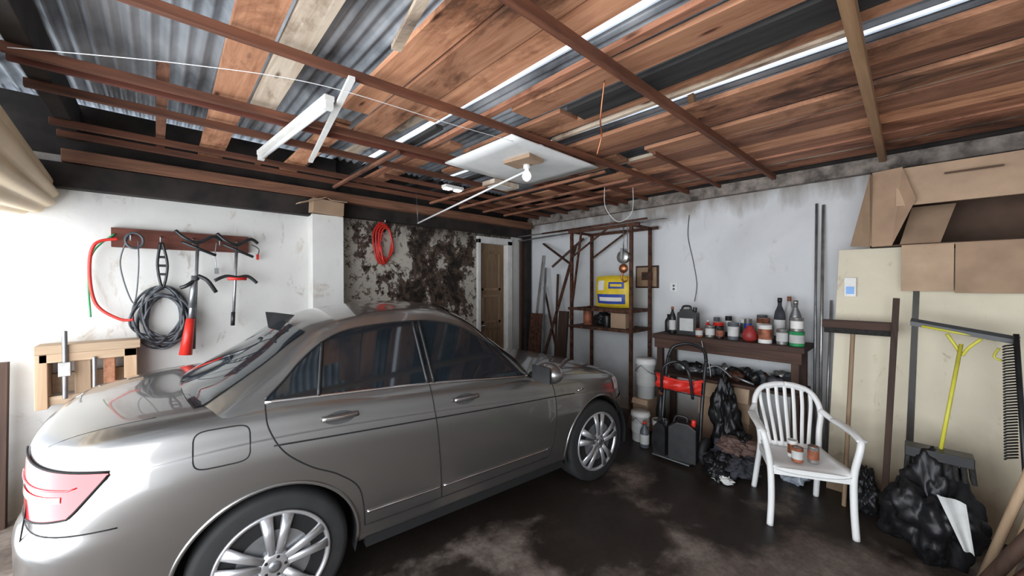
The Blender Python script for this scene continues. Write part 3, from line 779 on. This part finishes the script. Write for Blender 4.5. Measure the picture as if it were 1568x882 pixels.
def jerry(name, x, y, z, w, d, h, m, cap='red', label=None, rz=0):
    b = MB(); prof = [(-w/2, 0), (w/2, 0), (w/2, h*.78), (w*.2, h*.92), (-w*.2, h*.92), (-w/2, h*.80)]
    n = len(prof); vs = [(d/2*s, p, q) for s in (-1, 1) for p, q in prof]
    b.add(vs, [tuple(range(n)), tuple(range(2*n-1, n-1, -1))] + [(i, (i+1) % n, n+(i+1) % n, n+i) for i in range(n)], m)
    b.tube(cr([(0, w*.36, h*.85), (0, w*.25, h*1.02), (0, -w*.1, h*1.02), (0, -w*.12, h*.9)], 5), .012, m)
    b.cyl((0, -w*.34, h*.84), (0, -w*.36, h*1.0), .02, cap)
    if label: b.box((-d/2-.003, -w*.36, h*.15), (-d/2, w*.36, h*.6), label)
    b.obj(name, bevel=.012, loc=(x, y, z), rot=(0, 0, rz))
Z1 = 1.10
jerry('oil_jerrycan', 4.2, 1.66, Z1, .20, .10, .30, 'black', 'black', 'paper')
bottle('brown_oil_bottle', 4.15, 1.81, Z1, .035, .30, 'black', 'rustcan', 'paper'); bottle('brown_oil_bottle', 4.32, 1.93, Z1, .04, .20, 'black', 'black')
bottle('small_red_bottle', 4.32, 1.50, Z1, .03, .16, 'red', 'wplast'); bottle('brown_oil_bottle', 4.36, 1.80, Z1, .04, .26, 'slate', 'black', 'rustcan')
can('paint_can', 4.15, 1.42, Z1, .045, .12, 'tin', 'tin', 'paper'); can('paint_can', 4.27, 1.38, Z1, .05, .15, 'red', 'tin', 'black')
can('paint_can', 4.13, 1.20, Z1, .048, .17, 'slate', 'tin', 'paper'); can('paint_can', 4.30, 1.24, Z1, .045, .13, 'black')
can('spray_can', 4.31, 1.12, Z1, .033, .20, 'tin', 'tin', 'blue'); can('paint_can', 4.12, 1.32, Z1, .035, .11, 'black', 'tin', 'rustcan')
can('spray_can', 4.40, 1.18, Z1, .033, .19, 'wpaint', 'red', 'slate'); can('spray_can', 4.40, 1.44, Z1, .03, .19, 'slate', 'tin', 'paper')
can('paint_can', 4.10, 1.51, Z1, .035, .09, 'rustcan', 'tin', 'paper'); can('spray_can', 4.39, 1.32, Z1, .032, .21, 'black', 'red', 'paper'); can('paint_can', 4.40, 1.02, Z1, .045, .24, 'slate', 'tin', 'paper')
b = MB(); b.lathe([(.035, 0), (.06, .02), (.065, .06), (.05, .11), (.03, .13), (.03, .15)], mat('dull_red_plastic', (.32,.03,.025), .5), (4.14, 1.06, Z1)); b.obj('red_funnel_flask')
can('paint_can', 4.12, .93, Z1, .055, .17, 'wpaint', 'tin', 'rustcan'); can('paint_can', 4.27, .98, Z1, .055, .22, 'rustcan', 'tin', 'paper')
bottle('thinner_bottle', 4.28, .85, Z1, .045, .42, 'gcloth', 'black', 'paper'); bottle('thinner_bottle', 4.29, .73, Z1, .048, .40, 'steel', 'tin'); bottle('thinner_bottle', 4.41, .80, Z1, .04, .43, 'paper', 'rustcan')
can('paint_can', 4.13, .80, Z1, .045, .14, 'tin', 'tin', 'paper')
can('green_paint_can', 4.12, .69, Z1, .055, .13, 'green', 'tin', 'paper'); can('paint_can', 4.12, .69, Z1+.13, .048, .12, 'tin', 'tin', 'wpaint')
can('jam_jar', 3.27, .54, .402, .034, .10, 'rustcan', 'tin', 'paper'); can('jam_jar', 3.33, .46, .402, .033, .115, 'tin', 'copper', 'rustcan'); can('jam_jar', 3.34, .58, .402, .03, .12, 'wpaint', 'tin', 'copper')

b = MB()
b.box((4.02, .62, 1.05), (4.46, 1.98, 1.10), 'darkY'); b.box((4.03, .64, .95), (4.06, 1.96, 1.05), 'darkY')
for x in (4.05, 4.38):
    for y in (.66, 1.88): b.box((x, y, 0), (x + .06, y + .06, 1.05), 'darkZ')
b.box((4.02, .64, .66), (4.46, 1.96, .69), 'darkY'); b.obj('wooden_workbench', bevel=.004)
b = MB()
for i in range(26):
    x = random.uniform(4.08, 4.38); y = random.uniform(.78, 1.8); hh = random.uniform(.03, .065); b.blob((x, y, .69 + hh), (.045, random.uniform(.04, .08), hh), random.choice(('black', 'steel', 'rust', 'cable', 'bag', 'tin')), .5, i, 3, 4, floor=.69)
b.tube(cr([(4.1, 1.5, .73), (4.12, 1.35, .82), (4.1, 1.2, .73)], 5), .012, 'steel')
b.tube([(4.05, 1.0, .71), (4.12, 1.25, .76)], .012, 'steel'); b.tube([(4.06, .8, .71), (4.2, .95, .80)], .014, 'rust')
b.obj('machine_parts')
b = MB(); b.box((4.11, 1.05, .30), (4.44, 1.52, .64), 'card'); b.box((4.08, 1.05, .50), (4.10, 1.52, .64), 'cardl', rot=(0, .35, 0)); b.box((4.12, 1.06, 0), (4.44, 1.50, .30), 'card'); b.obj('cardboard_carton', bevel=.004)

# steel rack
b = MB(); X0, X1, Y0, Y1 = 3.95, 4.40, 2.20, 3.05
for x in (X0, X1):
    for y in (Y0, Y1): b.beam((x, y, 0), (x, y, 2.33), .035, .035, 'rust')
    for z in (2.33, 1.33, 1.1): b.beam((x, Y0 - (.1 if z > 2 else 0), z), (x, Y1 + .05, z), .03, .035, 'rust')
    b.beam((x, Y1, 2.0), (x, Y0 + .3, 2.33), .02, .02, 'rust') 
for y in (Y0, Y1):
    for z in (2.33, 1.33, 1.1): b.beam((X0, y, z), (X1, y, z), .03, .03, 'rust')
b.box((X0, Y0, 1.10), (X1, Y1, 1.12), 'darkY'); b.box((X0+.02, Y0+.02, 1.335), (X1, Y1 - .3, 1.35), 'darkY')
b.beam((X0, Y1 - .15, 2.31), (X0, Y1 + .02, 1.2), .022, .022, 'rust')
b.obj('steel_storage_rack')
b = MB()
b.tube([(4.35, 2.0, 2.42), (4.1, 4.2, 2.32)], .011, 'steel'); b.tube([(4.2, 1.9, 2.39), (4.0, 4.1, 2.37)], .009, 'tin'); b.tube([(3.93, 2.0, 2.375), (3.98, 3.6, 2.365)], .012, 'rust')
b.obj('metal_rods_on_rack')
b = MB()
b.beam((4.12, 3.9, 0), (4.3, 3.25, 2.2), .04, .02, 'rust'); b.beam((4.1, 3.75, 0), (4.4, 3.9, 1.9), .03, .02, 'steel'); b.beam((4.0, 3.4, 0), (4.45, 3.7, 1.8), .03, .02, 'darkZ')
b.beam((4.15, 3.3, 0), (4.42, 3.95, 1.6), .025, .02, 'rust'); b.beam((4.2, 4.1, 0), (4.46, 4.0, 2.1), .03, .03, 'tin'); b.beam((4.2, 3.6, 1.9), (4.42, 3.2, 2.3), .04, .03, 'darkZ')
b.box((4.2, 3.85, .0), (4.24, 4.1, 1.2), 'rust', rot=(0, .12, 0)); b.box((4.0,3.2,0),(4.03,3.36,1.28),'darkZ',rot=(0,.1,0))
b.beam((4.1,3.15,1.9),(4.4,3.95,2.28),.035,.02,'rust')
b.obj('leaning_scrap_metal')
# yellow printed sack
b = MB()
def pillow(u, v, s, off=0):
    th = .075 * (1 - abs(u) ** 5) * (1 - abs(v) ** 5) + .006 + off
    return (4.12 + s * th, 2.53 + u * .26 * (1 - .05 * v * v), 1.555 + v * .20 * (1 - .06 * u * u))
for s in (-1, 1):
    grid(b, [[pillow(i / 10 - 1, j / 8 - 1, s) for j in range(17)] for i in range(21)], 'yellow')
for (u0, u1, v0, v1, m, of) in ((-.75, .75, -.75, -.15, 'blue', .003), (-.6, .6, -.58, -.34, 'wpaint', .005), (-.7, .1, .2, .6, 'blue', .003), (.35,.7,.1,.7,'wpaint',.003), (-.6,.0,.32,.48,'yellow',.005)):
    grid(b, [[pillow(u0 + (u1-u0)*i/10, v0 + (v1-v0)*j/6, -1, of) for j in range(7)] for i in range(11)], m)
b.obj('yellow_sack', recalc=False)
b = MB()
b.box((4.0, 2.3, 1.12), (4.2, 2.5, 1.30), 'card'); b.blob((4.15, 2.7, 1.2), (.12, .14, .09), 'bag', .5, 5, 4, floor=1.12); b.cyl((4.1, 2.9, 1.12), (4.1, 2.9, 1.30), .06, 'rustcan'); b.cyl((4.05, 2.58, 1.12), (4.05, 2.58, 1.26), .04, 'black')
b.obj('box_of_parts', bevel=.003)
b = MB()
b.tube([(3.90, 2.27, 2.33), (3.90, 2.27, 2.02)], .007, 'steel', 6)
b.lathe([(.02, -.03), (.07, -.028), (.075, -.02), (.06, 0), (.075, .02), (.07, .028), (.02, .03)], 'tin', (3.90, 2.27, 1.96), 'X', 28)
b.box((3.855, 2.255, 1.93), (3.86, 2.285, 2.06), 'steel'); b.box((3.94, 2.255, 1.93), (3.945, 2.285, 2.06), 'steel')
b.blob((3.90, 2.27, 1.83), (.04, .055, .055), 'copper', .05, 1, 3); b.tube(cr([(3.90, 2.27, 1.79), (3.90, 2.29, 1.73), (3.90, 2.27, 1.68), (3.90, 2.23, 1.69), (3.90, 2.225, 1.73)], 5), .011, 'copper')
for i in range(12): b.tube([(3.90 + .008*math.cos(a), 2.22, 2.30 - .03*i + .016*math.sin(a)) for a in [k*math.pi/3 for k in range(6)]], .003, 'steel', 5, True)
b.obj('chain_hoist_pulley')
b = MB(); b.box((4.475, 2.13, 1.60), (4.5, 2.43, 1.88), 'darkY'); b.box((4.468, 2.15, 1.62), (4.476, 2.41, 1.86), 'card'); b.box((4.455, 2.2, 1.70), (4.47, 2.34, 1.80), 'darkY'); b.box((4.45,2.27,1.73),(4.456,2.30,1.77),'black'); b.obj('fuse_board', bevel=.003)
b = MB(); b.box((4.488, 1.90, 1.56), (4.5, 1.99, 1.67), 'wplast')
for z in (1.59, 1.63): b.cyl((4.486, 1.945, z), (4.49, 1.945, z), .014, 'slate', n=12)
b.obj('wall_socket', bevel=.004)
b = MB(); b.tube(cr([(4.49, 1.77, 2.45), (4.485, 1.78, 2.2), (4.49, 1.72, 1.9), (4.485, 1.68, 1.65), (4.45, 1.69, 1.45)], 8), .004, 'cable', 6)
b.tube(cr([(4.0, 1.45, 1.08), (4.0, 1.42, .95), (4.01, 1.38, .85), (4.0, 1.36, .72)], 6), .004, 'tin', 6); b.obj('wall_wire')
b = MB(); b.tube([(4.30, .59, 0), (4.48, .61, 2.40)], .011, 'steel'); b.tube([(4.28, .55, 0), (4.48, .56, 2.38)], .013, 'tin'); b.tube([(4.28,.51,0),(4.48,.50,1.5)],.010,'tin'); b.obj('metal_poles')

def bucket(name, x, y, z, r, h, m):
    b = MB(); b.lathe([(r*.85, 0), (r*.97, h*.85), (r*1.05, h*.86), (r*1.05, h*.93), (r, h*.95), (r, h), (.01, h)], m, (x, y, z))
    b.tube([(x + r*1.04*math.cos(a), y + r*1.04*math.sin(a), z + h*.86 - .10*abs(math.sin(a))) for a in [math.pi*.5 + i*math.pi/12 for i in range(13)]], .004, 'steel', 6)
    b.lathe([(r*.93, h*.3), (r*.95, h*.32), (r*.97, h*.62), (r*.955, h*.64)], 'paper', (x, y, z)); b.obj(name)
b = MB(); b.box((3.94, 1.99, 0), (4.2, 2.17, .36), 'card'); b.box((3.92, 1.99, .30), (3.94, 2.17, .36), 'cardl', rot=(0,.4,0)); b.obj('wooden_crate', bevel=.004)
bucket('plastic_bucket', 4.05, 2.07, .362, .11, .44, 'wplast'); bucket('plastic_bucket', 3.72, 1.96, 0, .095, .30, 'wpaint'); can('detergent_tub', 3.84, 1.80, 0, .08, .22, 'wpaint', 'tin', 'rustcan')
bottle('coolant_bottle', 3.58, 1.84, 0, .045, .26, 'slate', 'red', 'paper'); bottle('antifreeze_bottle', 3.98, 1.86, 0, .05, .5, 'black', 'rustcan')
b = MB(); 
for y in (1.32, 1.68): b.tube(cr([(3.60, y, .12), (3.66, y, .5), (3.72, y, .80), (3.76, y, .92)], 6), .017, 'black')
b.tube(cr([(3.76, 1.32, .92), (3.80, 1.36, 1.02), (3.82, 1.50, 1.06), (3.80, 1.64, 1.02), (3.76, 1.68, .92)], 6), .017, 'black')
b.tube(cr([(3.55, 1.36, .60), (3.50, 1.38, .85), (3.56, 1.5, .92), (3.52, 1.62, .85), (3.57, 1.66, .6)], 6), .014, 'black')
rows = []
for i in range(9):
    rows.append([(3.58 - .03*math.sin(i/8*math.pi) + .012*math.sin(j*1.3+i), 1.29 + .42 * j / 16 + .01*math.sin(i), .635 + .13 * i / 8 - .035 * math.sin(j / 16 * math.pi) * (i/8)) for j in range(17)])
grid(b, rows, 'red')
b.tube([(3.58, 1.28, .77), (3.57, 1.38, .745), (3.57, 1.50, .735), (3.57, 1.62, .745), (3.58, 1.72, .77)], .014, 'red'); b.tube([(3.6, 1.30, .63), (3.6, 1.70, .63)], .012, 'black')
for y in (1.28, 1.72): b.lathe([(.03, -.02), (.115, -.022), (.12, 0), (.115, .022), (.03, .02)], 'rubber', (3.64, y, .12), 'Y', 28)
b.tube([(3.64, 1.28, .12), (3.64, 1.72, .12)], .012, 'steel'); b.box((3.42, 1.34, .03), (3.62, 1.68, .04), 'steel'); b.obj('hand_truck')
jerry('fuel_jerrycan', 3.50, 1.42, .042, .24, .14, .38, 'black', 'red', None, .15); jerry('fuel_jerrycan', 3.50, 1.62, .042, .12, .12, .32, 'black', 'black', None, -.1)
b = MB(); b.blob((3.92, 1.20, .34), (.12, .13, .36), 'bag', .8, 2, 5, 3.0, 0, .6); b.obj('garbage_bag')
b = MB(); b.blob((3.62, 1.07, .11), (.19, .19, .12), 'gcloth', 1.0, 9, 5, 3, 0); b.blob((3.49, 1.12, .08), (.12, .09, .10), 'bag', .9, 19, 5, 3, 0)
b.blob((3.64, 1.03, .24), (.15, .15, .07), 'cloth', 1.0, 11, 5, 3); b.blob((3.74,1.04,.24),(.08,.10,.10),'bag',.9,15,5,3); b.blob((3.42,1.06,.03),(.05,.08,.03),'paper',.9,3,4,4,0); b.obj('rag_pile')
b = MB(); b.blob((3.86, .66, .10), (.10, .11, .12), mat('clear_bag', (.30,.33,.38), .4), .9, 12, 5, 3, 0); b.obj('clear_plastic_bag')
b = MB(); b.blob((3.78, .22, .13), (.11, .09, .18), 'bag', .8, 13, 5, 3, 0, .6); b.obj('garbage_bag')

# ============================================================ RIGHT CORNER
b = MB()
def lean(y0, y1, xb, xt, z0, z1, th, m, yb0=None, yb1=None):
    yb0 = y0 if yb0 is None else yb0; yb1 = y1 if yb1 is None else yb1
    vs = [(xb, yb0, z0), (xb, yb1, z0), (xt, y1, z1), (xt, y0, z1), (xb+th, yb0, z0), (xb+th, yb1, z0), (xt+th, y1, z1), (xt+th, y0, z1)]
    b.add(vs, [(0,1,2,3),(7,6,5,4),(0,4,5,1),(1,5,6,2),(2,6,7,3),(3,7,4,0)], m)
lean(-.02, .41, 3.93, 4.09, 0, 1.93, .03, 'cream', .03, .46); b.obj('leaning_panel', bevel=.003)
b = MB(); lean(-.55, -.05, 3.90, 4.06, 0, 1.90, .03, 'cream', -.52, -.01); b.obj('leaning_panel', bevel=.003)
b = MB(); b.box((4.04, .30, 1.55), (4.046, .37, 1.70), 'wpaint', rot=(0, .083, 0)); b.box((4.036, .31, 1.57), (4.040, .36, 1.63), mat('pale_blue_print', (.25,.45,.8), .6), rot=(0, .083, 0)); b.obj('paper_label')
b = MB(); b.box((4.13, -1.2, 1.90), (4.5, .36, 1.93), 'darkY')
for y in (.2, -.5, -1.1): b.beam((4.48, y, 1.6), (4.2, y, 1.89), .03, .03, 'darkZ')
b.obj('wall_shelf', bevel=.003)
b = MB(); x0, x1, y0, y1, z0, z1 = 4.0, 4.46, -.80, .22, 1.935, 2.50; t = .008
b.box((x0, y0, z0), (x1, y1, z0 + t), 'cardin_shade'); b.box((x1 - t, y0, z0), (x1, y1, z1), 'cardin_shade')
b.box((x0, y1 - t, z0), (x1, y1, z1), 'card'); b.box((x0, y0, z0), (x1, y0 + t, z1), 'card'); b.box((x0, y0, z1 - t), (x1, y1, z1), 'card')
b.box((x0 - .05, y0, 2.21), (x0 - .042, y1 - .14, z1), 'cardl', rot=(0, .22, 0))
b.add([(x0, y1, z0), (x0, y1, z1), (x0 - .17, y1 + .10, z0 + .0), (x0 - .08, y1 + .0, z1 - .03)], [(0, 2, 3, 1)], 'cardl')
b.add([(x0-.01, .21, z0), (x0-.01, .21, z1), (x0 - .06, .05, z1), (x0 - .12, -.02, 2.25), (x0 - .04, .10, z0)], [(0, 4, 3, 2, 1)], 'card')
b.box((x0-.09, -.40, 2.40), (x0-.085, -.15, 2.412), 'cardin_shade', rot=(0,.22,0))
b.add([(x0+.01, .06, z0+.01), (x0+.01, -.14, z0+.01), (x0+.20, -.22, z0+.30), (x0+.20, .0, z0+.30)], [(0,1,2,3)], 'card')
o = b.obj('open_cardboard_box', recalc=False)
b = MB(); b.box((3.955, -.20, 1.60), (3.965, .05, 1.93), 'cardl'); b.box((3.95, -.50, 1.59), (3.96, -.205, 1.93), 'card'); b.box((3.955, -.5, 1.925), (4.14, .05, 1.934), 'cardl')
b.obj('flattened_cardboard', bevel=.002)
b = MB(); b.box((3.82, .06, 1.31), (3.90, .48, 1.37), 'darkY'); b.box((3.83, .07, 1.27), (3.89, .47, 1.31), 'bristle')
b.tube([(3.85, .30, 1.30), (3.70, .33, 0)], .014, 'paleZ'); b.obj('push_broom', bevel=.003)
b = MB(); b.beam((3.80, .07, 1.55), (3.66, .12, 0), .035, .03, 'darkZ'); b.obj('wooden_stake', bevel=.003)
b = MB(); b.beam((3.72, .00, 1.385), (3.68, -.44, 1.305), .022, .028, 'black'); b.beam((3.72, .0, 1.405), (3.68, -.44, 1.325), .008, .03, 'rubber')
b.tube([(3.69, -.22, 1.27), (3.48, -.13, .62)], .010, 'lime')
b.tube(cr([(3.70, -.16, 1.33), (3.695, -.20, 1.25), (3.68, -.22, 1.20)], 5), .009, 'lime'); b.tube(cr([(3.695, -.30, 1.31), (3.69, -.25, 1.25), (3.68, -.225, 1.20)], 5), .009, 'lime'); b.tube([(3.70, -.05, 1.37), (3.69, -.36, 1.31)], .008, 'lime')
b.obj('floor_squeegee')
b = MB(); b.box((3.40, -.26, .58), (3.52, .02, .64), 'black'); 
for i in range(9):
    for j in range(3): b.tube([(3.42 + .04*j, -.25 + .032*i, .59), (3.41 + .045*j, -.26 + .034*i, .49)], .013, 'bristle', 6)
b.obj('broom_head', bevel=.004)
b = MB(); b.blob((3.40, -.09, .24), (.15, .17, .28), 'bag', .8, 21, 5, 3.0, 0, .75)
rows = [[(3.24 + .02*math.sin(i*.9) + .03 * j / 6, -.25 + (.04 + .07 * j / 6) * i / 6 + .03 * j/6, .16 + .26 * j / 6 + .02*i/6) for j in range(7)] for i in range(7)]
grid(b, rows, 'paper'); b.obj('garbage_bag', recalc=False)
b = MB(); b.tube([(3.62, -.42, 1.36), (3.40, -.46, .05)], .012, 'black')
for i in range(40): z = 1.30 - .016 * i; x = 3.615 - .0027 * i; b.tube([(x, -.42, z), (x - .02, -.38, z - .01), (x - .04, -.37, z - .015)], .005, 'black', 5)
b.tube(cr([(3.62,-.36,1.27),(3.6,-.34,1.22),(3.6,-.37,1.2)],4),.006,'lime'); b.obj('leaf_rake')
b = MB(); b.tube([(3.30, -.28, .02), (3.12, -.46, .95)], .020, 'paleZ', 8); b.tube([(3.10, -.24, .03), (3.0, -.47, .62)], .03, 'darkZ', 8); b.tube([(3.0, -.26, .02), (2.96, -.5, .5)], .026, 'rust', 8); b.tube([(3.2,-.33,.02),(3.18,-.55,1.1)],.018,'paleZ',8)
b.obj('timber_offcuts')
b = MB(); b.blob((2.85, -.36, .08), (.10, .12, .10), 'green', .5, 7, 4, 4, 0); b.obj('green_tarpaulin')

# ============================================================ LIGHTS / WORLD / CAMERA
w = bpy.data.worlds.new('World'); S.world = w; w.use_nodes = True; nt = w.node_tree
bg = nt.nodes['Background']; bg.inputs[0].default_value = (.80, .88, 1.0, 1); bg.inputs[1].default_value = 1.7
def area(name, loc, rot, sx, sy, e, col):
    l = bpy.data.lights.new(name, 'AREA'); l.shape = 'RECTANGLE'; l.size = sx; l.size_y = sy; l.energy = e; l.color = col
    o = bpy.data.objects.new(name, l); S.collection.objects.link(o); o.location = loc; o.rotation_euler = rot; return o
area('daylight_opening', (-1.5, 1.3, 1.3), (0, math.radians(-90), 0), 2.3, 5.4, 225, (.92, .96, 1.0))
cam = bpy.data.cameras.new('camera'); cam.lens = 13.22; cam.sensor_width = 36; cam.clip_start = .02
co = bpy.data.objects.new('camera', cam); S.collection.objects.link(co)
co.location = (0, 0, 1.65); co.rotation_euler = (math.radians(90 - .6), 0, math.radians(-43.3)); S.camera = co
